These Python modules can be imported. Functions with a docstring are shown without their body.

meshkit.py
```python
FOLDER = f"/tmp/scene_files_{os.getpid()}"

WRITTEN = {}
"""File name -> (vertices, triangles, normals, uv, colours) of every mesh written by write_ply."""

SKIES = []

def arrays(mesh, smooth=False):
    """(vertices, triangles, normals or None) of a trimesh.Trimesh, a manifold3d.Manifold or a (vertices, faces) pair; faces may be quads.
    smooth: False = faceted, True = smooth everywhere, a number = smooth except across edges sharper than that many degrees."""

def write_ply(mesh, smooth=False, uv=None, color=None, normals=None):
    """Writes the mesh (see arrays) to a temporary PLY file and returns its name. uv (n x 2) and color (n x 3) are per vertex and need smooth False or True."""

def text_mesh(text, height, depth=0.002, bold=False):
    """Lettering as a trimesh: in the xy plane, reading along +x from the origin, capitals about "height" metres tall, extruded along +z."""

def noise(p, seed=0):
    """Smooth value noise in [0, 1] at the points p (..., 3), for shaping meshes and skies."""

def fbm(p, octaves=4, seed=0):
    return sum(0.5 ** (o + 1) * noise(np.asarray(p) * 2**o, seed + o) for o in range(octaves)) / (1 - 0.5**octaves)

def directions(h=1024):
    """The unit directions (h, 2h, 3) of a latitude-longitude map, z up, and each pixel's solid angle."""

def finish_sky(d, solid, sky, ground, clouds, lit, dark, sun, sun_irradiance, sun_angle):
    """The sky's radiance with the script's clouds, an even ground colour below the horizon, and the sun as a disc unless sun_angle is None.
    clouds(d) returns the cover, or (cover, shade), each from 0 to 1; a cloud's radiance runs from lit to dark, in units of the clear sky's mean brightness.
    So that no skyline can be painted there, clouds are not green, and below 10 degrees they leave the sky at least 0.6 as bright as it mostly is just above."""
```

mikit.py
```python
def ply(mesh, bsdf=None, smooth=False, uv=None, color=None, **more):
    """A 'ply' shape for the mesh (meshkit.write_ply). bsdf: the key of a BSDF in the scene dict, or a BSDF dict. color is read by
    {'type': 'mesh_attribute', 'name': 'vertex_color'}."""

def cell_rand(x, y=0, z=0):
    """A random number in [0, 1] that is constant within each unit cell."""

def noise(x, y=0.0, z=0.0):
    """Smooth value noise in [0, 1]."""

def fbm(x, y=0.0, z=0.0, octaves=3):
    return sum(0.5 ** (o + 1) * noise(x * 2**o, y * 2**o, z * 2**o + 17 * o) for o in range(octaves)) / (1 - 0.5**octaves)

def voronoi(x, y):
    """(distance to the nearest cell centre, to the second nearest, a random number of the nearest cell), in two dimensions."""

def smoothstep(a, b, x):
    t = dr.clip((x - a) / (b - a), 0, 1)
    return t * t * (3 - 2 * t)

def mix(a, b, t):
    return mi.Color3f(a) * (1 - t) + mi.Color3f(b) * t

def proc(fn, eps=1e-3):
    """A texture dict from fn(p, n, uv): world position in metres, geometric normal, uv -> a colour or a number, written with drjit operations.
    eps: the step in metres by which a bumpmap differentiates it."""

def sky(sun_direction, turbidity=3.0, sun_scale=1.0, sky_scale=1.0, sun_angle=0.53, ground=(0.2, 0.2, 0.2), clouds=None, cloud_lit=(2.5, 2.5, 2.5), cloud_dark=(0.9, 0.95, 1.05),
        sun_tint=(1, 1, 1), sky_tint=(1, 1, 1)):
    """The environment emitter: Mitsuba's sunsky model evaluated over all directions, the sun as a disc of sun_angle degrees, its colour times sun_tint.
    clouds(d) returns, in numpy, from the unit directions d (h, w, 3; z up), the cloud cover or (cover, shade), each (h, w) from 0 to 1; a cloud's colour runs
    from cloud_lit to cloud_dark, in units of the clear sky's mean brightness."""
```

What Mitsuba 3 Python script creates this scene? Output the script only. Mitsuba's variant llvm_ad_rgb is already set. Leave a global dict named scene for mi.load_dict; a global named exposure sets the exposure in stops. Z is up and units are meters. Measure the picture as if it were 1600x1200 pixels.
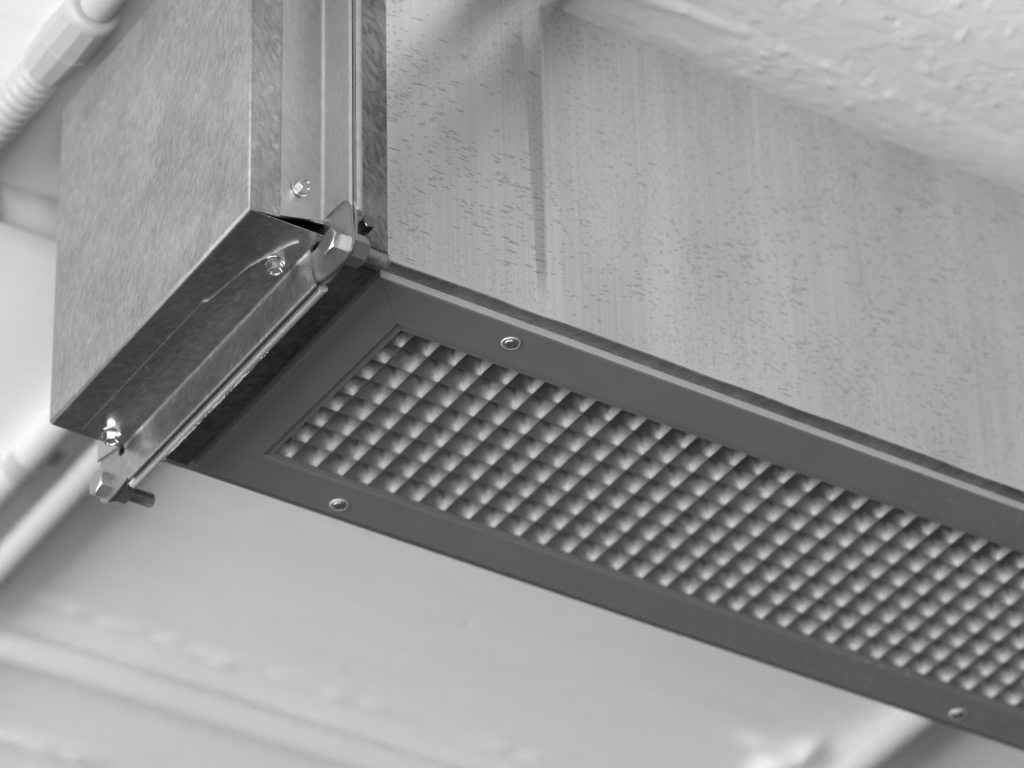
import math, random
import numpy as np, trimesh, manifold3d as m3, mitsuba as mi, drjit as dr
import mikit, meshkit
from mikit import noise, fbm, voronoi, cell_rand, smoothstep, mix
from shapely.geometry import Polygon

T = mi.ScalarTransform4f
scene, labels = {}, {}
rng = random.Random(7)

# ------------------------------------------------------------------ camera, sky, exposure
CAM = np.array([-0.76309, -1.35994, -1.23744])
FWD = np.array([0.43908, 0.67433, 0.59371])
UP = np.array([-0.30223, -0.51145, 0.80441])
scene['camera'] = dict(type='thinlens', fov=2 * math.degrees(math.atan(800 / 7847.0)), fov_axis='x', near_clip=0.05, far_clip=60.0,
                       aperture_radius=0.009, focus_distance=2.03,
                       to_world=T().look_at(origin=CAM.tolist(), target=(CAM + FWD).tolist(), up=UP.tolist()))


exposure = -0.27
# daylight comes through frosted windows: (wall, lo, hi, sill, head, radiance)
WINDOWS = [('left', -2.6, 2.2, -2.60, -0.50, 15.0), ('back', -2.24, -1.1, -2.60, -0.70, 20.0)]

# ------------------------------------------------------------------ dimensions (metres)
W, H = 0.1676, 0.1710        # duct width and height
ZC = 0.200                   # ceiling underside
XF, XE = 0.0652, 0.960       # grille frame, left and right ends
DUCT_END = 1.90

# ------------------------------------------------------------------ materials


def gray(v):
    return {'type': 'rgb', 'value': [float(v)] * 3}


def mat(name, d):
    scene[name] = d
    return name


def metal(name, base, rough, fn=None, aniso=0.0, bump=None, eps=3e-4):
    d = {'type': 'principled', 'metallic': 1.0, 'roughness': rough, 'anisotropic': aniso,
         'base_color': mikit.proc(fn) if fn else gray(base)}
    if bump:
        d = {'type': 'bumpmap', 'arbitrary': mikit.proc(bump, eps=eps), 'scale': 1.0, 'bsdf': d}
    return mat(name, {'type': 'twosided', 'bsdf': d})


def side_tex(p, n, uv):
    # rolled zinc: fine vertical lines, small dark dashes that lean along the duct, broad cloudy stains
    x, y, z = p.x, p.y, p.z
    lines = (fbm(x * 900.0, z * 6.0, 3.0, octaves=2) - 0.5) * smoothstep(0.0015, 0.004, z)
    broad = fbm(x * 35.0, z * 9.0, 5.0, octaves=3) - 0.5
    base = 0.655 + 0.10 * lines + 0.22 * broad
    xs = x + z * 0.10
    zs = z - x * 0.05
    warp = noise(x * 300.0, z * 300.0, 2.0) * 0.22
    fl = mi.Float(0.0)
    up = smoothstep(0.0012, 0.004, z)
    for k, (sx, sz, prob) in enumerate(((210.0, 900.0, 0.27), (420.0, 1500.0, 0.26), (120.0, 620.0, 0.12))):
        d1, d2, r = voronoi(xs * sx + warp + 13.0 * k, zs * sz + 0.3 * noise(x * 260.0, z * 120.0, 7.0 + k))
        dens = smoothstep(0.30, 0.62, noise(x * 38.0, z * 30.0, 9.0 + k))
        on = dr.select(r < prob * dens, 1.0, 0.0)
        fl = dr.maximum(fl, on * (1 - smoothstep(0.16, 0.36, d1)))
    base = base * (1 - 0.40 * fl * up)
    stain = smoothstep(0.55, 0.8, fbm(x * 22.0 + 3.0, z * 3.0, 11.0, octaves=2))
    return mi.Color3f(dr.clip(base * (1 - 0.26 * stain), 0.05, 0.95))


def flat_coords(p, n):
    """Two coordinates in the sheet, whichever way it faces."""
    ax, ay, az = dr.abs(n.x), dr.abs(n.y), dr.abs(n.z)
    u = dr.select((ax > ay) & (ax > az), p.y, p.x)
    v = dr.select((az > ax) & (az > ay), p.y, p.z)
    return u, v


def spangle(p, n, base, amp, sc=1.0, blot=0.0):
    # zinc spangle seen close: small leaning grains over a soft mottling
    u, v = flat_coords(p, n)
    w = noise(u * 210.0 * sc, v * 210.0 * sc, 4.0)
    d1, d2, r = voronoi((u + 0.4 * v) * 620.0 * sc + w * 1.6, (v - 0.3 * u) * 300.0 * sc + w * 1.6)
    grain = fbm(u * 900.0 + v * 420.0, v * 460.0, 2.0, octaves=2) - 0.5
    soft = fbm(u * 45.0, v * 45.0, 3.0, octaves=3) - 0.5
    val = base + amp * ((r - 0.5) * 0.42 + grain * 0.55 + soft * 0.8)
    if blot:
        b1, b2, br = voronoi(u * 260.0 + w * 0.8, v * 260.0 + 2.0 * w)
        val = val + blot * dr.select(br > 0.8, 1.0, 0.0) * (1 - smoothstep(0.25, 0.5, b1))
    return mi.Color3f(dr.clip(val, 0.03, 0.97))


metal('duct_side_zinc', 0.7, 0.30, side_tex)
metal('end_face_zinc', 0.5, 0.62, lambda p, n, uv: spangle(p, n, 0.375, 0.20))
metal('cap_zinc', 0.5, 0.34, lambda p, n, uv: spangle(p, n, 0.42, 0.24, 1.0, 0.10))
metal('flange_zinc', 0.6, 0.36, lambda p, n, uv: spangle(p, n, 0.56, 0.13))
metal('mating_zinc', 0.4, 0.34, lambda p, n, uv: spangle(p, n, 0.23, 0.24, 0.8))
metal('plate_zinc', 0.5, 0.34, lambda p, n, uv: spangle(p, n, 0.43, 0.10))
metal('lip_zinc', 0.5, 0.6, lambda p, n, uv: spangle(p, n, 0.34, 0.22, 0.5))
mat('bead_zinc', {'type': 'twosided', 'bsdf': {'type': 'principled', 'base_color': mikit.proc(lambda p, n, uv: spangle(p, n, 0.50, 0.16)), 'metallic': 0.6, 'roughness': 0.62}})
mat('bare_metal', {'type': 'twosided', 'bsdf': {'type': 'principled', 'base_color': gray(0.52), 'metallic': 0.25, 'roughness': 0.55}})
metal('dull_zinc', 0.5, 0.42, lambda p, n, uv: spangle(p, n, 0.60, 0.16))
metal('bolt_steel', 0.47, 0.36)
metal('bright_nickel', 0.88, 0.10)
metal('screw_steel', 0.50, 0.34)
metal('black_screw', 0.22, 0.30)
# drawn aluminium strip: fine lines run along the blade, so it scatters mostly up and down
mat('blade_aluminium', {'type': 'twosided', 'bsdf': {'type': 'roughconductor', 'material': 'none', 'distribution': 'ggx', 'alpha_u': 0.085, 'alpha_v': 0.42, 'specular_reflectance': gray(0.90)}})


def speck(p):
    d1, d2, r = voronoi(p.x * 520.0, p.y * 520.0)
    return dr.select(r > 0.94, 1.0, 0.0) * (1 - smoothstep(0.10, 0.22, d1))


def paint_tex(p, n, uv):
    sp = speck(p) * smoothstep(0.22, 0.45, p.x)
    v = 0.140 + 0.016 * (fbm(p.x * 60.0, p.y * 60.0, 1.0) - 0.5)
    sc = smoothstep(0.80, 0.86, noise(p.x * 40.0 + p.y * 12.0, p.y * 900.0, 5.0)) * smoothstep(0.6, 0.8, noise(p.x * 30.0, p.y * 30.0, 8.0))
    return mi.Color3f(v + 0.012 * sc + 0.35 * sp)


mat('frame_paint', {'type': 'twosided', 'bsdf': {'type': 'principled', 'base_color': mikit.proc(paint_tex), 'roughness': 0.42, 'specular': 0.5}})
mat('conduit_plastic', {'type': 'twosided', 'bsdf': {'type': 'principled', 'base_color': gray(0.38), 'roughness': 0.42, 'specular': 0.4}})
mat('left_pipe_paint', {'type': 'twosided', 'bsdf': {'type': 'principled', 'base_color': gray(0.52), 'roughness': 0.6, 'specular': 0.3}})
mat('pipe_paint', {'type': 'twosided', 'bsdf': {'type': 'principled', 'base_color': gray(0.76), 'roughness': 0.5, 'specular': 0.3}})
mat('connector_plastic', {'type': 'twosided', 'bsdf': {'type': 'principled', 'base_color': gray(0.34), 'roughness': 0.45, 'specular': 0.4}})
mat('sealant_white', {'type': 'twosided', 'bsdf': {'type': 'principled', 'base_color': gray(0.62), 'roughness': 0.6}})
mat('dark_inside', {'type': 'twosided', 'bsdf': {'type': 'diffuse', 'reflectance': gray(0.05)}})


def ceil_tex(p, n, uv):
    g = fbm(p.x * 14.0, p.y * 130.0, 2.0, octaves=3) - 0.5
    h = fbm(p.x * 5.0, p.y * 5.0, 6.0, octaves=2) - 0.5
    return mi.Color3f(0.85 + 0.05 * g + 0.05 * h)


def ceil_bump(p, n, uv):
    near = (1 - smoothstep(0.0, 0.35, p.y)) * 0.8 + 0.2
    g = fbm(p.x * 190.0, p.y * 420.0, 2.0, octaves=3)
    pit = smoothstep(0.70, 0.86, noise(p.x * 150.0, p.y * 230.0, 9.0))
    return near * (0.00022 * g - 0.00016 * pit)


mat('ceiling_paint', {'type': 'twosided', 'bsdf': {'type': 'bumpmap', 'arbitrary': mikit.proc(ceil_bump, eps=4e-4), 'scale': 1.0,
                      'bsdf': {'type': 'principled', 'base_color': mikit.proc(ceil_tex), 'roughness': 0.62, 'specular': 0.3}}})
mat('room_wall', {'type': 'twosided', 'bsdf': {'type': 'diffuse', 'reflectance': gray(0.28)}})
mat('room_floor', {'type': 'twosided', 'bsdf': {'type': 'diffuse', 'reflectance': gray(0.14)}})

# ------------------------------------------------------------------ helpers


def numbered(key):
    if key not in scene and key not in labels:
        return key
    k = 1
    while f'{key}_{k:03d}' in scene or f'{key}_{k:03d}' in labels:
        k += 1
    return f'{key}_{k:03d}'


def obj(name, mesh, m, parent=None, smooth=False, **more):
    key = numbered((parent + '__' if parent else '') + name)
    scene[key] = mikit.ply(mesh, m, smooth=smooth, **more)
    return key


def again(name, src, to_world, parent=None):
    key = numbered((parent + '__' if parent else '') + name)
    scene[key] = {**scene[src], 'to_world': to_world}
    return key


def tag(key, label, category, group=None, kind=None):
    labels[key] = {'label': label, 'category': category}
    if group:
        labels[key]['group'] = group
    if kind:
        labels[key]['kind'] = kind
    return key


def part_label(key, label):
    labels[key] = {'label': label}


def structure(key, label, category):
    labels[key] = {'label': label, 'category': category, 'kind': 'structure'}


def thing(name, label, category, group=None):
    key = numbered(name)
    return tag(key, label, category, group)


def man(mesh):
    return m3.Manifold(m3.Mesh(np.asarray(mesh.vertices, np.float32), np.asarray(mesh.faces, np.uint32)))


def mbox(x0, x1, y0, y1, z0, z1):
    return m3.Manifold.cube((x1 - x0, y1 - y0, z1 - z0)).translate((x0, y0, z0))


def tbox(x0, x1, y0, y1, z0, z1):
    b = trimesh.creation.box((x1 - x0, y1 - y0, z1 - z0))
    b.apply_translation(((x0 + x1) / 2, (y0 + y1) / 2, (z0 + z1) / 2))
    return b


AX = {'x': np.array([[0, 0, 1, 0], [1, 0, 0, 0], [0, 1, 0, 0]], float),    # polygon (y,z) pushed along x
      'y': np.array([[0, 1, 0, 0], [0, 0, 1, 0], [1, 0, 0, 0]], float),    # polygon (z,x) pushed along y
      'z': np.array([[1, 0, 0, 0], [0, 1, 0, 0], [0, 0, 1, 0]], float)}    # polygon (x,y) pushed along z


def ext(poly, axis, a, b):
    """A Manifold: polygon pushed along an axis from a to b; polygon coordinates (y,z), (z,x) or (x,y)."""
    p = np.asarray(poly, float)
    if 0.5 * np.sum(p[:, 0] * np.roll(p[:, 1], -1) - p[:, 1] * np.roll(p[:, 0], -1)) < 0:
        p = p[::-1]
    return m3.CrossSection([p]).extrude(b - a).translate((0, 0, a)).transform(AX[axis])


def xz(poly):
    return [(z, x) for x, z in poly]


def rounded(poly, r, n=6):
    q = Polygon(poly).buffer(-r, quad_segs=n).buffer(2 * r, quad_segs=n).buffer(-r, quad_segs=n)
    return np.array(q.exterior.coords)[:-1]


def rbox(x0, x1, y0, y1, z0, z1, r, n=16):
    s = [m3.Manifold.sphere(r, n).translate((x, y, z)) for x in (x0 + r, x1 - r) for y in (y0 + r, y1 - r) for z in (z0 + r, z1 - r)]
    return m3.Manifold.batch_hull(s)


def frame_of(d):
    d = np.asarray(d, float) / np.linalg.norm(d)
    a = np.cross(d, [0, 0, 1] if abs(d[2]) < 0.9 else [0, 1, 0])
    a /= np.linalg.norm(a)
    return a, np.cross(d, a), d


def lathe(prof, origin, axis, n=32, phase=0.0):
    """Profile [(along, radius)] turned about an axis; closed at the ends."""
    a, b, d = frame_of(axis)
    t = np.arange(n) * 2 * math.pi / n + phase
    v, f = [], []
    for s, r in prof:
        v += list(np.asarray(origin) + d * s + r * (np.cos(t)[:, None] * a + np.sin(t)[:, None] * b))
    m = len(prof)
    for i in range(m - 1):
        for j in range(n):
            k = (j + 1) % n
            f += [[i * n + j, i * n + k, (i + 1) * n + k], [i * n + j, (i + 1) * n + k, (i + 1) * n + j]]
    c0, c1 = len(v), len(v) + 1
    v += [np.asarray(origin) + d * prof[0][0], np.asarray(origin) + d * prof[-1][0]]
    for j in range(n):
        k = (j + 1) % n
        f += [[c0, k, j], [c1, (m - 1) * n + j, (m - 1) * n + k]]
    return trimesh.Trimesh(np.array(v), np.array(f), process=False)


def sweep(path, r, n=28):
    """A tube of radius r (a number or one per point) along a path."""
    path = np.asarray(path, float)
    rr = np.broadcast_to(r, len(path))
    tan = np.gradient(path, axis=0)
    tan /= np.linalg.norm(tan, axis=1, keepdims=True)
    a = frame_of(tan[0])[0]
    t = np.arange(n) * 2 * math.pi / n
    v, f = [], []
    for p, d, q in zip(path, tan, rr):
        a = a - d * (a @ d)
        a /= np.linalg.norm(a)
        b = np.cross(d, a)
        v += list(p + q * (np.cos(t)[:, None] * a + np.sin(t)[:, None] * b))
    for i in range(len(path) - 1):
        for j in range(n):
            k = (j + 1) % n
            f += [[i * n + j, i * n + k, (i + 1) * n + k], [i * n + j, (i + 1) * n + k, (i + 1) * n + j]]
    c0, c1, m = len(v), len(v) + 1, len(path)
    v += [path[0], path[-1]]
    for j in range(n):
        k = (j + 1) % n
        f += [[c0, k, j], [c1, (m - 1) * n + j, (m - 1) * n + k]]
    return trimesh.Trimesh(np.array(v), np.array(f), process=False)


def hexhead(origin, axis, af, h, phase=0.0, dome=0.0005):
    """A hexagonal head or nut with chamfered corners, standing from origin along axis."""
    a, b, d = frame_of(axis)
    R = af / math.sqrt(3)
    t = np.arange(6) * math.pi / 3 + phase
    hexp = m3.CrossSection([np.stack([R * np.cos(t), R * np.sin(t)], 1)]).extrude(h)
    cone = m3.Manifold.revolve(m3.CrossSection([[(0, -1e-4), (R * 1.01, -1e-4), (R * 1.01, h - dome * 1.6), (af / 2 * 0.93, h), (0, h)]]), 36)
    k = hexp ^ cone
    M = np.zeros((3, 4))
    M[:, 0], M[:, 1], M[:, 2], M[:, 3] = a, b, d, origin
    return k.transform(M)


def join(*ms):
    out = []
    for m in ms:
        if hasattr(m, 'to_mesh'):
            q = m.to_mesh()
            m = trimesh.Trimesh(q.vert_properties[:, :3], q.tri_verts, process=False)
        out.append(m)
    return trimesh.util.concatenate(out)


# ------------------------------------------------------------------ setting: ceiling, walls, floor
def ceiling_mesh():
    x0, x1, y0, y1, s = -0.20, 0.84, -0.26, 0.92, 0.0016
    xs, ys = np.arange(x0, x1 + s / 2, s), np.arange(y0, y1 + s / 2, s)
    X, Y = np.meshgrid(xs, ys, indexing='ij')
    P = lambda a, b, c: np.stack([X * a, Y * b, np.full_like(X, c)], -1)
    h = 0.0006 * (meshkit.fbm(P(9, 60, 1), 3) - 0.5) + 0.0012 * (meshkit.fbm(P(4, 6, 3), 3) - 0.5)
    rough = np.clip((.16 - Y) / .10, .25, 1) * np.clip((X - .05) / .1, .5, 1)
    h += rough * (.00040 * (meshkit.fbm(P(170, 330, 5), 3) - .5) + .0003 * np.clip(meshkit.noise(P(60, 90, 8)) - .62, 0, 1) * 4)
    # the lines that the boards of the formwork left: small ridges along x, broken here and there
    for k, (ys_, wid, amp) in enumerate(((-0.168, .004, .0012), (-0.049, .005, .0016), (0.001, .004, .0012), (0.432, .004, .0005), (0.551, .006, .0017), (0.677, .008, .0026), (0.80, .005, .0015))):
        yy = ys_ + 0.004 * (meshkit.noise(np.stack([X * 12, X * 0 + k, X * 0], -1)) - 0.5)
        br = np.clip((meshkit.fbm(np.stack([X * 9, X * 0 + 5.0 * k, Y * 0 + 2], -1), 3) - 0.38) * 5, 0, 1)
        h = h + amp * br * np.exp(-((Y - yy) / wid) ** 2) * (0.6 + 0.8 * meshkit.noise(P(90, 160, k)))
        h = h + 0.0007 * ((-1) ** k) / (1 + np.exp(np.clip(-(Y - yy) / 0.0012, -60, 60)))
    # little blisters and nicks in the paint
    r = np.random.default_rng(3)
    for _ in range(900):
        cx, cy = r.uniform(x0, x1), r.uniform(y0, y1)
        if r.random() < 0.62:
            cx, cy = r.uniform(0.15, 0.62), r.uniform(-0.16, 0.06)
        sx, sy, a = r.uniform(.0011, .0030), r.uniform(.0009, .0018), r.uniform(.0003, .0010) * r.choice([1, 1, -0.8])
        i0, i1 = np.searchsorted(xs, [cx - 3 * sx, cx + 3 * sx])
        j0, j1 = np.searchsorted(ys, [cy - 3 * sy, cy + 3 * sy])
        if i1 > i0 and j1 > j0:
            h[i0:i1, j0:j1] += a * np.exp(-((X[i0:i1, j0:j1] - cx) / sx) ** 2 - ((Y[i0:i1, j0:j1] - cy) / sy) ** 2)
    # a lump of plaster beside the far right pipe
    for cx, cy, sx, sy, a in ((.608, .482, .010, .012, .006), (.592, .478, .016, .006, .004), (.612, .470, .006, .01, .004), (.602, .495, .008, .01, .005)):
        h += a * np.exp(-((X - cx) / sx) ** 2 - ((Y - cy) / sy) ** 2)
    v = np.stack([X, Y, ZC - h], -1).reshape(-1, 3)
    a, b = len(xs), len(ys)
    i = np.arange(a * b).reshape(a, b)
    f = np.concatenate([np.stack([i[:-1, :-1], i[:-1, 1:], i[1:, 1:]], -1).reshape(-1, 3), np.stack([i[:-1, :-1], i[1:, 1:], i[1:, :-1]], -1).reshape(-1, 3)])
    return trimesh.Trimesh(v, f, process=False), (xs[0], xs[-1], ys[0], ys[-1])


cm, (ca, cb, cc, cd) = ceiling_mesh()
RX0, RX1, RY0, RY1, RZ = -4.6, 4.5, -3.0, 4.5, -2.85
slab = [tbox(RX0, ca, RY0, RY1, ZC, ZC + .15), tbox(cb, RX1, RY0, RY1, ZC, ZC + .15), tbox(ca, cb, RY0, cc, ZC, ZC + .15), tbox(ca, cb, cd, RY1, ZC, ZC + .15),
        tbox(ca, cb, cc, cd, ZC + .02, ZC + .15)]
obj('ceiling', cm, 'ceiling_paint', smooth=True, uv=cm.vertices[:, :2])
structure('ceiling', 'pale painted concrete ceiling with board marks', 'ceiling')
obj('slab', join(*slab), 'ceiling_paint', 'ceiling')
obj('floor', tbox(RX0, RX1, RY0, RY1, RZ - .1, RZ), 'room_floor')
structure('floor', 'grey floor far below the duct', 'floor')


def wall(name, label, axis, at, lo, hi, th, out):
    """A wall across x or y; out = the side it thickens to; windows cut out of it and glazed."""
    w = [q for q in WINDOWS if name.endswith(q[0])]
    box = (lambda a, b, z0, z1, d0, d1: mbox(min(at + out * d0, at + out * d1), max(at + out * d0, at + out * d1), a, b, z0, z1)) if axis == 'x' else \
          (lambda a, b, z0, z1, d0, d1: mbox(a, b, min(at + out * d0, at + out * d1), max(at + out * d0, at + out * d1), z0, z1))
    m = box(lo, hi, RZ, ZC + .15, 0, th)
    for _, a, b, z0, z1, rad in w:
        m = m - box(a, b, z0, z1, -.1, th + .1)
    structure(obj(name, m, 'room_wall'), label, 'wall')
    for _, a, b, z0, z1, rad in w:
        k = obj(f'window_{len([q for q in labels if q.startswith("window_")]) + 1}', (box(a, b, z0, z1, .03, .09) - box(a + .06, b - .06, z0 + .06, z1 - .06, 0, .2)) +
                box((a + b) / 2 - .03, (a + b) / 2 + .03, z0, z1, .035, .085), 'frame_paint')
        structure(k, f'frosted window in the {name.split("_")[1]} wall', 'window')
        P = [(a + .01, z0 + .01), (b - .01, z0 + .01), (b - .01, z1 - .01), (a + .01, z1 - .01)]
        v = np.array([(at + out * .06, u, z) if axis == 'x' else (u, at + out * .06, z) for u, z in P])
        f = np.array([[0, 1, 2], [0, 2, 3]])
        n = np.cross(v[1] - v[0], v[2] - v[0])
        if n[0 if axis == 'x' else 1] * out > 0:
            f = f[:, ::-1]
        kp = obj('pane', trimesh.Trimesh(v, f, process=False), 'room_wall', k)
        scene[kp]['emitter'] = {'type': 'area', 'radiance': gray(rad)}


wall('wall_left', 'wall with a frosted window to the left', 'x', RX0, RY0, RY1, .15, -1)
wall('wall_back', 'wall with a frosted window behind the viewer', 'y', RY0, RX0, RX1, .15, -1)
wall('wall_right', 'plain wall to the right', 'x', RX1, RY0, RY1, .15, 1)
wall('wall_front', 'plain wall ahead', 'y', RY1, RX0, RX1, .15, 1)

# ------------------------------------------------------------------ the duct
duct = thing('air_duct', 'long galvanised rectangular duct with streaked side, hung close under the ceiling', 'duct')
sh = mbox(.0365, DUCT_END, .0008, W, .0004, H) - mbox(.030, DUCT_END - .001, .0018, W - .0008, .0012, H - .0008) - mbox(.088, .945, .030, .1415, -.01, .01)
obj('shell', sh, 'dull_zinc', duct)
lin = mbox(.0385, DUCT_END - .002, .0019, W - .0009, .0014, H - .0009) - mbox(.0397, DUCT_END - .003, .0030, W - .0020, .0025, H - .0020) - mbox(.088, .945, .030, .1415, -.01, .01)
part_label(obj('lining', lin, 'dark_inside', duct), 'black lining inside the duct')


def side_panel():
    r = .0007
    prof = [(.0072, 0.0), (.004, 0.0)] + [(r - r * math.sin(a), r - r * math.cos(a)) for a in np.linspace(0, math.pi / 2, 7)]
    prof += [(0, z) for z in np.linspace(r, H - r, 60)[1:-1]]
    prof += [(r - r * math.cos(a), H - r + r * math.sin(a)) for a in np.linspace(0, math.pi / 2, 6)] + [(.006, H)]
    prof = np.array(prof)
    xs = np.unique(np.concatenate([np.linspace(.0370, .128, 60), np.linspace(.128, .146, 60), np.linspace(.146, .300, 70), np.linspace(.300, .325, 50), np.linspace(.325, .62, 90), np.linspace(.62, DUCT_END, 60)]))
    X, K = np.meshgrid(xs, np.arange(len(prof)), indexing='ij')
    Y, Z = prof[K, 0], prof[K, 1]
    side = np.clip(1 - np.abs(Y) / .0006, 0, 1) * np.clip(Z / .006, 0, 1) * np.clip((H - Z) / .004, 0, 1)
    # a shallow pressed ridge, wedge shaped, and fainter creases farther along
    xl, xr = .1360 - .030 * (Z - .01) * 1.0, .1398 + .010 * (Z - .01)
    t = np.clip((X - xl) / np.maximum(xr - xl, 1e-4), 0, 1)
    fall = np.clip(1 - (X - xr) / .0011, 0, 1)
    d = .00095 * np.where(X < xr, t ** 1.2, fall) * np.clip((H - Z) / .02, 0, 1) * np.clip((Z - .004) / .02, 0, 1)
    xc = .3122 - .02 * (Z / H)
    d += .00022 * np.exp(-((X - xc) / .0022) ** 2) - .00012 * np.exp(-((X - xc - .004) / .002) ** 2)
    d += .00010 * np.exp(-((X - .365 + .06 * Z) / .010) ** 2)
    d += .00030 * (meshkit.fbm(np.stack([X * 14, Z * 9, Z * 0], -1), 2) - .5)
    Y = Y - d * side
    wave = .0011 * (meshkit.noise(np.stack([X * 45, X * 0, X * 0], -1)) - .5) * np.exp(-(Z / .004) ** 2)
    v = np.stack([X, Y, Z + wave * (np.abs(Y) < .0011)], -1).reshape(-1, 3)
    a, b = X.shape
    i = np.arange(a * b).reshape(a, b)
    f = np.concatenate([np.stack([i[:-1, :-1], i[1:, :-1], i[1:, 1:]], -1).reshape(-1, 3), np.stack([i[:-1, :-1], i[1:, 1:], i[:-1, 1:]], -1).reshape(-1, 3)])
    return trimesh.Trimesh(v, f, process=False)


SP = side_panel()
lipf = SP.vertices[SP.faces].mean(1)[:, 2] < .0009
part_label(obj('bottom_lip', trimesh.Trimesh(SP.vertices, SP.faces[lipf], process=True), 'lip_zinc', duct, smooth=40), 'dull folded lip along the lower edge')
part_label(obj('side_panel', trimesh.Trimesh(SP.vertices, SP.faces[~lipf], process=True), 'duct_side_zinc', duct, smooth=40), 'brushed side sheet with dark flecks and a pressed ridge')

# the duct's half of the joint: angle legs on the side and bottom, with a rolled bead on the outer edge
XJ = .0374


def mating_profile():      # (x, out): out is the distance away from the duct skin
    p = [(XJ, -.0005), (XJ, .0205), (XJ + .0009, .0205), (XJ + .0009, .0009), (.0640, .0009), (.0640, -.0005)]
    return p


def bead(n=18, r=.0021, c=(XJ + .0016, .0190)):
    t = np.linspace(0, 2 * math.pi, n, endpoint=False)
    return [(c[0] + r * math.cos(a), c[1] + r * math.sin(a)) for a in t]


fl = thing('duct_flange', 'dark mottled galvanised joint flange with rolled edge around the duct', 'flange')
mp = mating_profile()
obj('side_leg', ext([(x, -o) for x, o in mp], 'z', .0030, H + .002), 'mating_zinc', fl)
obj('bottom_leg', ext(xz([(x, -o) for x, o in mp]), 'y', .0085, .1635), 'mating_zinc', fl)
obj('far_leg', ext([(x, W + o) for x, o in mp], 'z', .001, H + .002), 'mating_zinc', fl)
part_label(obj('rolled_edge', ext([(x, -o) for x, o in bead()], 'z', .0008, H + .02), 'bead_zinc', fl, smooth=40), 'rounded bead along the upright edge')
part_label(obj('rolled_edge', ext(xz([(x, -o) for x, o in bead()]), 'y', .0075, .1645), 'bead_zinc', fl, smooth=40), 'rounded bead along the lower edge, scraped')

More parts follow.
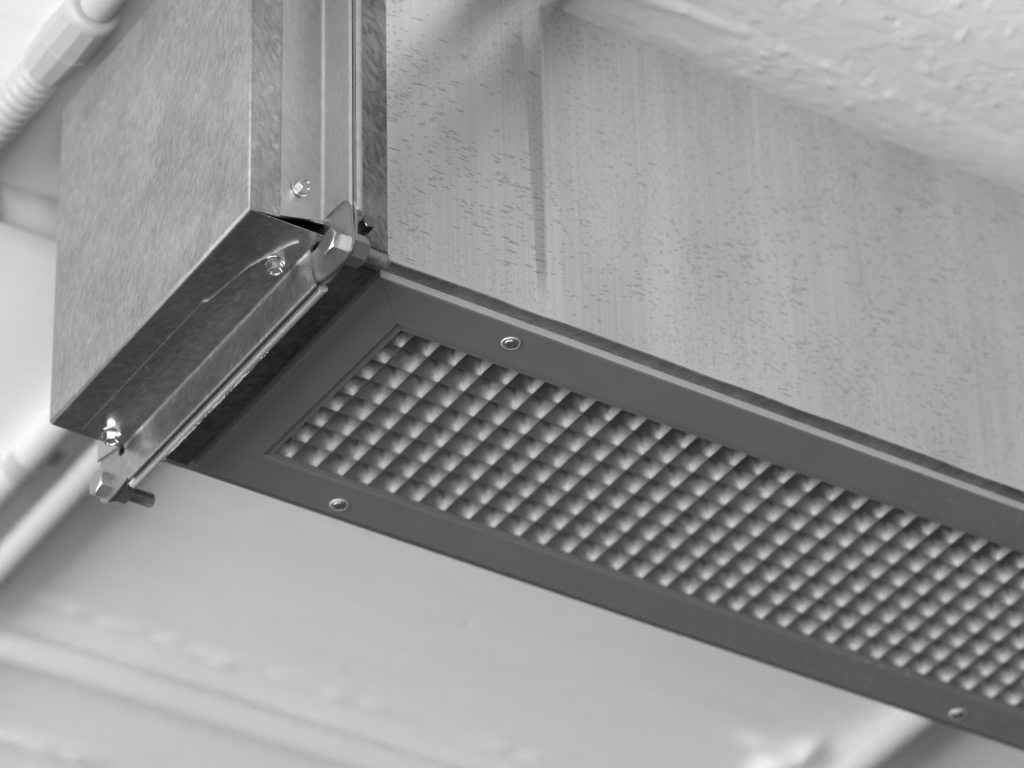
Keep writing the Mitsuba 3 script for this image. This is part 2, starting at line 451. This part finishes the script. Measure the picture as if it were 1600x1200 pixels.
# ragged crumbs of old sealant on the lower bead
cr = []
for k in range(330):
    y = rng.choice([rng.gauss(.118, .006), rng.gauss(.095, .004), rng.gauss(.075, .004), rng.gauss(.128, .006), rng.uniform(.05, .15)])
    s = rng.uniform(.00015, .0005)
    q = trimesh.creation.icosphere(1, 1.0)
    q.vertices *= np.array([s * rng.uniform(.5, 1), s * rng.uniform(.8, 2.0), s * .5]) * (1 + .35 * np.random.default_rng(k).standard_normal((len(q.vertices), 1)) * .5)
    a = rng.uniform(-.1, .9)
    q.apply_translation((XJ + .0016 + .0021 * math.sin(a + .35), y, -.0190 - .0021 * math.cos(a + .35)))
    cr.append(q)
k = obj('sealant_crumbs', join(*cr), 'sealant_white', fl)
labels[k] = {'label': 'ragged pale crumbs of sealant on the lower bead', 'kind': 'stuff'}


def tapping_screw(parent, at, axis, m, af=.0056, h=.0036, phase=0.3, flange=True):
    base = lathe([(0, .0040), (.0005, .0041), (.0009, .0036), (.0010, .0030)], at, axis, 28)
    hd = hexhead(np.asarray(at) + np.asarray(axis) * .0008, axis, af, h, phase, .0004)
    a = np.asarray(at) + np.asarray(axis) * (.0008 + h)
    rim = hexhead(at, axis, af, .0008 + h, phase, .0004)
    dish = m3.Manifold.revolve(m3.CrossSection([[(0, -.0006), (.0017, -.0006), (.0021, .0003), (0, .0003)]]), 28)
    A, B, D = frame_of(axis)
    M = np.zeros((3, 4))
    M[:, 0], M[:, 1], M[:, 2], M[:, 3] = A, B, D, a
    k = obj('tapping_screw', join(base, rim - dish.transform(M)) if flange else rim, m, parent, smooth=25)
    return k


part_label(tapping_screw(fl, (.0533, -.0009, .0122), (0, -1, 0), 'black_screw', .0056, .0030, .1, False), 'black hexagonal tapping screw')

# ------------------------------------------------------------------ the end cap
cap = thing('duct_end_cap', 'mottled galvanised box-shaped end cap closing the left end of the duct', 'duct cap')
R0 = .0013
RB = .0020


def bent(a0, b1, r0, r1):
    """Corners of a rectangle (x, t): x from 0 to .035, t from 0 to b1, rounded by r0 at t = 0 and r1 at t = b1, only on the x = 0 side."""
    t = np.linspace(0, math.pi / 2, 10)
    lo = [(r0 - r0 * math.sin(a), r0 - r0 * math.cos(a)) for a in t]
    hi = [(r1 - r1 * math.cos(a), b1 - r1 + r1 * math.sin(a)) for a in t]
    return [(.035, 0)] + lo + hi + [(.035, b1)]


outer = ext(xz(bent(0, H, RB, R0)), 'y', 0, W) ^ ext(bent(0, W, .0012, .0009), 'z', -.01, H + .01)
inner = mbox(.0012, .07, .0009, W - .0009, .0012, H - .0009)
gap = ext(xz([(.0006, .0002), (.0360, .0006), (.0360, .0062), (.0250, .0052), (.0130, .0016)]), 'y', -.002, .0035)
full = (outer - inner - gap).to_mesh()
V, F = full.vert_properties[:, :3], full.tri_verts
cen = V[F].mean(1)
nrm = np.cross(V[F[:, 1]] - V[F[:, 0]], V[F[:, 2]] - V[F[:, 0]])
nrm /= np.maximum(np.linalg.norm(nrm, axis=1, keepdims=True), 1e-12)
front = (nrm[:, 0] < -.10) & (cen[:, 0] < .0034)


def tess(mesh, size):
    v, f = trimesh.remesh.subdivide_to_size(mesh.vertices, mesh.faces, size, max_iter=20)
    return trimesh.Trimesh(v, f, process=True)


ff = trimesh.Trimesh(V, F[front], process=True)
obj('body', trimesh.Trimesh(V, F[~front], process=True), 'cap_zinc', cap, smooth=35)
part_label(obj('end_face', ff, 'end_face_zinc', cap, smooth=35), 'flat mottled grey end sheet')


def leg_profile(x0, out, r=.0022, th=.0007, n=7):
    """The end cap's angle: flat leg on the skin from x0, a fillet, the upright leg at x = .034."""
    t = np.linspace(0, math.pi / 2, n)
    inner = [(.0340 - r + r * math.sin(a), th + r - r * math.cos(a)) for a in t]
    lip = [(.0340, out - .0015), (.0344, out - .0004), (.0350, out)]
    return [(x0, 0.0), (x0, th * .8), (x0 + .0003, th)] + inner + lip + [(.0350, -.0004), (.0345, -.0004)]


lp = leg_profile(.0145, .0218)
side = ext([(x, -o) for x, o in lp], 'z', -.004, H + .02)
cutA = ext(xz([(0, -.02), (.06, -.02), (.06, .0128), (.0330, .0066), (.0300, .0060), (.0153, .0024), (.0120, .0017), (0, .0017)]), 'y', -.0033, .01)
cutB = ext([(.002, -.02), (-.04, -.02), (-.04, -.0020), (-.0226, -.0012), (-.0208, .0030), (-.0190, .0052), (-.0160, .0066), (-.0108, .0074), (-.0032, .0078), (.002, .0078)], 'x', .0300, .06) ^ mbox(0, 1, -1, -.0012, -1, 1)
sl = obj('side_leg', side - cutA - cutB, 'flange_zinc', cap, smooth=30)
part_label(sl, 'smooth upright angle strip with a bright crease')
lb = leg_profile(.0140, .0212)
bot = ext(xz([(x, -o) for x, o in lb]), 'y', .004, .170)
near = ext([(.010, .002), (.036, .002), (.036, .0086), (.0338, .0086), (.0312, .0074), (.0278, .0078), (.0258, .0104), (.0240, .0152), (.0187, .0314), (.0176, .0405), (.0156, .060), (.010, .065)], 'z', -.0036, .004)
near2 = ext([(0, .004), (0, -.03), (.0050, -.03), (.0052, -.0206), (.0076, -.0150), (.0088, -.0100), (.0090, -.0040), (.0086, .004)], 'x', .0300, .06)
farc = ext([(.1638, .01), (.1638, -.0035), (.1600, -.0215), (.1600, -.03), (.2, -.03), (.2, .01)], 'x', .0, .06)
bl = obj('bottom_leg', bot - near - near2 - farc, 'cap_zinc', cap, smooth=30)
part_label(bl, 'bottom angle strip with scuffed crease and cut-back corner')
far_leg = ext([(x, W + o) for x, o in lp], 'z', -.0030, H + .02) - mbox(0, .1, W - .01, W + .1, -.02, .0005)
obj('far_leg', far_leg - ext([(W - .002, -.02), (W + .04, -.02), (W + .04, .010), (W + .012, .004), (W + .0030, .0020), (W + .0020, -.0082), (W - .002, -.0082)], 'x', .0300, .06), 'flange_zinc', cap, smooth=30)
part_label(tapping_screw(cap, (.0231, -.0009, .0190), (0, -1, 0), 'bolt_steel', phase=.15), 'grey hexagonal tapping screw on the upright strip')
part_label(tapping_screw(cap, (.0262, .0240, -.0009), (0, 0, -1), 'bright_nickel', phase=.35), 'shiny hexagonal tapping screw near the bracket')
part_label(tapping_screw(cap, (.0255, .1600, -.0009), (0, 0, -1), 'bright_nickel', phase=.5), 'shiny hexagonal tapping screw at the far end')

# ------------------------------------------------------------------ corner plates and bolts
PLATE_NEAR = [(.0035, .0171), (-.0106, .0130), (-.0171, .0085), (-.0204, .0020), (-.0212, -.0061), (-.0220, -.0174), (-.0205, -.0208), (-.0165, -.0222), (-.0076, -.0218), (.0004, -.0207), (.0064, -.0186),
              (.0150, -.0170), (.0150, -.0030), (.0100, -.0016), (.0060, -.0016), (.0024, .0007), (.0012, .0036), (.0012, .0098)]
PLATE_NEAR_2 = [(.0024, .0172), (-.0177, .0100), (-.0216, -.0024), (-.0211, -.0149), (-.0186, -.0187), (-.0141, -.0198), (-.0067, -.0213), (-.0012, -.0224), (.0073, -.0190), (.0150, -.0170), (.0150, -.0030), (.0099, -.0021),
                (.0023, -.0007), (.0024, .0097)]
PLATE_FAR = [(.1879, .0161), (.1872, -.0020), (.1893, -.0046), (.1896, -.0094), (.1854, -.0171), (.1796, -.0206), (.1717, -.0205), (.1640, -.0193), (.1607, -.0183), (.1537, -.0134), (.1537, -.0035), (.1690, -.0033), (.1704, -.0020), (.1712, .0161)]
PLATE_FAR_2 = [(.1885, .0161), (.1896, .0012), (.1889, -.0108), (.1817, -.0189), (.1782, -.0203), (.1704, -.0201), (.1643, -.0199), (.1644, -.0175), (.1578, -.0167), (.1578, -.0046), (.1690, -.0040), (.1712, .0161)]


def edged(poly, x0, x1, e=.00035):
    """A pressed plate with eased edges."""
    r = rounded(poly, .0015)
    small = np.array(Polygon(r).buffer(-e).exterior.coords)[:-1]
    return ext(small, 'x', x0, x1) + ext(r, 'x', x0 + e, x1 - e * .6)


def corner_plate(label, poly, poly2):
    k = thing('corner_plate', label, 'bracket')
    obj('front_plate', edged(poly, .0349, .0361), 'plate_zinc', k, smooth=25)
    obj('rear_plate', edged(poly2, .0364, .0378), 'plate_zinc', k, smooth=25)
    return k


corner_plate('grey steel corner plate around the nearer bolt, bridging the cut corner of the end cap', PLATE_NEAR, PLATE_NEAR_2)
corner_plate('grey steel corner plate around the lower left bolt, hanging over the pale pipe', PLATE_FAR, PLATE_FAR_2)


def bolt(y, z, xend, label, phase, r=.0034, af=.0103, hh=.0050):
    b = thing('hex_bolt', label, 'bolt')
    hd = hexhead((.0349, y, z), (-1, 0, 0), af, hh, phase, .0006)
    obj('head', hd, 'bolt_steel', b, smooth=25)
    x0 = .0330
    prof = [(0, r * .9)]
    s = .0005
    while s < xend - x0 - .0012:
        prof += [(s, r * .86), (s + .00022, r * .86), (s + .00050, r), (s + .00062, r)]
        s += .00105
    prof += [(xend - x0 - .0006, r * .9), (xend - x0, r * .78)]
    part_label(obj('thread', lathe(prof, (x0, y, z), (1, 0, 0), 30), 'bolt_steel', b, smooth=20), 'threaded shank')
    washer = lathe([(0, .0058), (.0012, .0058)], (.0378, y, z), (1, 0, 0), 30)
    part_label(obj('nut', join(hexhead((.0390, y, z), (1, 0, 0), .0115, .0074, phase, .0007), washer), 'bolt_steel', b, smooth=25), 'hexagonal nut')
    return b


bolt(-.0110, -.0112, .0578, 'grey hexagon bolt and nut through the corner plate nearest the grille corner', .06)
bolt(W + .0163, -.0090, .0585, 'grey hexagon bolt sticking out below the lower left corner of the end cap', .42, .0037, .0108, .0040)

# ------------------------------------------------------------------ the grille
gr = thing('air_grille', 'dark grey framed egg-crate grille set in the underside of the duct', 'grille')
YF1, YF2 = .0070, .1597
# plan corners (near-left, near-right, far-right, far-left) of each line of the frame's profile
lines = {
    'out': [(XF, YF1), (XE, YF1), (XE, YF2), (XF, YF2)],
    'gro': [(.0872, .0302), (.9380, .0302), (.9380, .1379), (.0858, .1379)],
    'ope': [(.0914, .0342), (.9340, .0342), (.9340, .1361), (.0896, .1361)],
}


def inset(pts, d):
    s = [(1, 1), (-1, 1), (-1, -1), (1, -1)]
    return [(x + a * d, y + b * d) for (x, y), (a, b) in zip(pts, s)]


Z0 = -.0041
levels = [(inset(lines['ope'], .0002), .0055), (inset(lines['ope'], .0002), -.0024), (lines['ope'], -.0028), (inset(lines['gro'], .0004), -.0030), (lines['gro'], Z0 + .0003), (inset(lines['gro'], -.0004), Z0),
          (inset(lines['out'], .0007), Z0), (inset(lines['out'], .0002), Z0 + .0003), (lines['out'], Z0 + .0008), (lines['out'], .0002), (inset(lines['out'], .012), .0002), (inset(lines['ope'], -.0012), .0002),
          (inset(lines['ope'], -.0012), .0055)]
for c in range(4):
    v, f = [], []
    n = len(levels)
    c2 = (c + 1) % 4
    for pts, z in levels:
        a, b = np.array(pts[c]), np.array(pts[c2])
        e = (b - a) / np.linalg.norm(b - a) * .00006
        v += [(*(a + e), z), (*(b - e), z)]
    for i in range(n):
        j = (i + 1) % n
        f += [[2 * i, 2 * j, 2 * j + 1], [2 * i, 2 * j + 1, 2 * i + 1]]
    m = trimesh.Trimesh(np.array(v), np.array(f), process=False)
    ca_, cb_ = [trimesh.Trimesh(np.array(v)[e::2], np.array([[0, i, i + 1] for i in range(1, n - 1)]), process=False) for e in (0, 1)]
    kr = obj('frame_rail', join(m, ca_, cb_), 'frame_paint', gr)
    if c:
        continue
    q = [np.array(inset(lines['out'], e)[i] + (z,)) for e, z in ((-.00012, Z0 + .0006), (-.00012, .0)) for i in (c, c2)]
    w_ = [np.array(inset(lines['out'], .0004)[i] + (z,)) for z in (Z0 + .0006, .0) for i in (c, c2)]
    part_label(obj('bare_edge', m3.Manifold.hull_points(np.array(q + w_, np.float32)), 'bare_metal', kr), 'bare metal outer edge')

PX, PY = .0127, .01293
BX = [.09814 + i * PX for i in range(-0, 66)]
BY = [.04499 + j * PY for j in range(-1, 8)]
ZB, BH, TH = -.0021, .0106, .00030
yl0, yl1, xl0, xl1 = BY[0] - .004, BY[-1] + .0028, .0885, .9370


def comb(length, cuts, from_bottom, h):
    """A blade of length x height h, with half-depth slots at cuts."""
    pts = []
    sw = .00025
    mid = h * .52
    edge, other = (0, h) if from_bottom else (h, 0)
    pts.append((0, edge))
    for c in cuts:
        if 0 < c < length:
            pts += [(c - sw, edge), (c - sw, mid), (c + sw, mid), (c + sw, edge)]
    pts += [(length, edge), (length, other), (0, other)]
    return m3.CrossSection([np.array(pts if from_bottom else pts[::-1])]).extrude(TH).translate((0, 0, -TH / 2))


long_blade = comb(xl1 - xl0, [x - xl0 for x in BX], True, BH).transform(np.array([[1, 0, 0, 0], [0, 0, -1, 0], [0, 1, 0, 0]], float))
cross_blade = comb(yl1 - yl0, [y - yl0 for y in BY], False, BH + .0012).transform(np.array([[0, 0, 1, 0], [1, 0, 0, 0], [0, 1, 0, 0]], float))
def with_uv(m, axis):
    q = m.to_mesh()
    v = q.vert_properties[:, :3]
    return trimesh.Trimesh(v, q.tri_verts, process=False), np.stack([v[:, axis], v[:, 2]], 1) * 10.0


long_blade, uv_long = with_uv(long_blade, 0)
cross_blade, uv_cross = with_uv(cross_blade, 1)
k0 = None
for y in BY:
    tw = T().translate([xl0, y, ZB])
    if k0 is None:
        k0 = obj('long_blade', long_blade, 'blade_aluminium', gr, uv=uv_long, to_world=tw)
    else:
        again('long_blade', k0, tw, gr)
k0 = None
for x in BX:
    tw = T().translate([x, yl0, ZB])
    if k0 is None:
        k0 = obj('cross_blade', cross_blade, 'blade_aluminium', gr, uv=uv_cross, to_world=tw)
    else:
        again('cross_blade', k0, tw, gr)

# Phillips screws in pressed dimples
cup = lathe([(.0003, .0031), (-.0002, .0035), (-.0006, .0038), (-.0002, .0041), (.0004, .0042)], (0, 0, 0), (0, 0, 1), 32)
domep = m3.Manifold.revolve(m3.CrossSection([[(0, .0006), (.0030, .0006), (.0030, -.0006), (.0026, -.0011), (.0015, -.0014), (0, -.0015)][::-1]]), 36)
cross = mbox(-.0017, .0017, -.00032, .00032, -.003, -.0006) + mbox(-.00032, .00032, -.0017, .0017, -.003, -.0006)
head = (domep - cross.rotate((0, 0, 20)))
ks = None
for x, y in ((.1336, .0172), (.1316, .1518), (.4590, .1518), (.4607, .0172), (.786, .0172), (.786, .1518)):
    tw = T().translate([x, y, Z0])
    if ks is None:
        ks = obj('screw', head, 'screw_steel', gr, smooth=25, to_world=tw)
        kc = obj('dimple', cup, 'bare_metal', ks, smooth=40, to_world=tw)
        part_label(ks, 'small bright cross-head screw in a pressed ring')
    else:
        k = again('screw', ks, tw, gr)
        part_label(k, 'small bright cross-head screw in a pressed ring')
        again('dimple', kc, tw, k)

# ------------------------------------------------------------------ conduits under the ceiling
ZP = .1905


def straight(a, b, n=2):
    return np.linspace(a, b, n)


cx, cz = -.0105, .1872
fx = thing('flexible_conduit', 'ribbed pale plastic flexible conduit left of the end cap', 'conduit')
path = [(cx, y) for y in np.arange(.1600, .2372, .00052)]
path += [(cx + .025 - .025 * math.cos(a), .2372 + .025 * math.sin(a)) for a in np.arange(0, math.pi / 2, .021)]
path = np.array([(x, y, cz) for x, y in path])
s = np.concatenate([[0], np.cumsum(np.linalg.norm(np.diff(path, axis=0), axis=1))])
ph = (s / .0058) % 1.0
rad = .0079 + .0019 * np.clip(np.sin(ph * math.pi), 0, 1) ** .45
rad = np.where((ph > .42) & (ph < .58), rad, rad)
obj('ribbed_tube', sweep(path, rad, 40), 'conduit_plastic', fx, smooth=50)
cn = thing('conduit_connector', 'faceted pale plastic connector between smooth pipe and ribbed conduit', 'connector')
obj('body', lathe([(.0000, .0100), (.0006, .0112), (.0195, .0127), (.0208, .0129), (.0400, .0122), (.0420, .0116), (.0424, .0108)], (cx, .1640, cz), (0, -1, 0), 12, .2), 'connector_plastic', cn)
part_label(obj('centre_bead', lathe([(-.0006, .0126), (-.0002, .0132), (.0003, .0132), (.0007, .0126)], (cx, .1640 - .0202, cz), (0, -1, 0), 12, .2), 'conduit_plastic', cn), 'raised seam around the middle')
part_label(obj('collar', lathe([(-.0020, .0112), (-.0016, .0120), (0, .0124), (.0020, .0124), (.0034, .0118), (.0042, .0106), (.0042, .0082), (.001, .0081)], (cx, .1640 - .0420, cz), (0, -1, 0), 36), 'conduit_plastic', cn, smooth=40), 'rounded collar at the upper end')
p = thing('conduit_pipe', 'smooth pale pipe entering the faceted connector at the top left', 'pipe')
obj('tube', sweep(straight((cx, .126, cz), (cx, -1.2, cz), 12), .0080), 'conduit_plastic', p, smooth=50)
p = thing('conduit_pipe', 'pale pipe end passing behind the tall left edge of the end cap', 'pipe')
obj('tube', sweep(straight((.0140, .2622, cz + .003), (.1120, .2622, cz + .003), 8), .0088), 'left_pipe_paint', p, smooth=50)
p = thing('conduit_pipe', 'upper of the two pale pipes below the end cap, with a clamp', 'pipe')
obj('tube', sweep(straight((.1215, -1.2, ZP), (.1215, 1.6, ZP), 24), .0085), 'left_pipe_paint', p, smooth=50)
p = thing('conduit_pipe', 'lower of the two pale pipes below the end cap, passing behind the far bolt', 'pipe')
obj('tube', sweep(straight((.1525, -1.2, ZP), (.1525, 1.6, ZP), 24), .0085), 'left_pipe_paint', p, smooth=50)
p = thing('conduit_pipe', 'long pale pipe running along the lower left of the ceiling', 'pipe')
obj('tube', sweep(straight((.1615, .585, ZP), (.6250, .585, ZP), 24), .0085), 'pipe_paint', p, smooth=50)
p = thing('conduit_pipe', 'short length of pale pipe below the duct at the lower right', 'pipe')
obj('tube', sweep(straight((.6350, -1.2, ZP), (.6350, 1.6, ZP), 24), .0088), 'left_pipe_paint', p, smooth=50)

# a saddle clamp on the upper of the two pipes
cl = thing('pipe_clamp', 'small metal saddle clamp on the pale pipe at the left edge', 'clamp')
yc = .4370
arc = [(.1215 + .0094 * math.cos(a), ZP + .0094 * math.sin(a)) for a in np.linspace(math.pi * 1.03, math.pi * 2, 20)]
arc_o = [(.1215 + .0086 * math.cos(a), ZP + .0086 * math.sin(a)) for a in np.linspace(math.pi * 2, math.pi * 1.03, 20)]
strap = arc + [(.1310, .1984), (.1420, .1984), (.1420, .1992), (.1301, .1992)] + arc_o
obj('strap', ext(xz(strap), 'y', yc - .006, yc + .006), 'conduit_plastic', cl)
obj('screw', lathe([(0, .0030), (.0012, .0027), (.0018, .0014)], (.1370, yc, .1984), (0, 0, -1), 20), 'bolt_steel', cl, smooth=30)
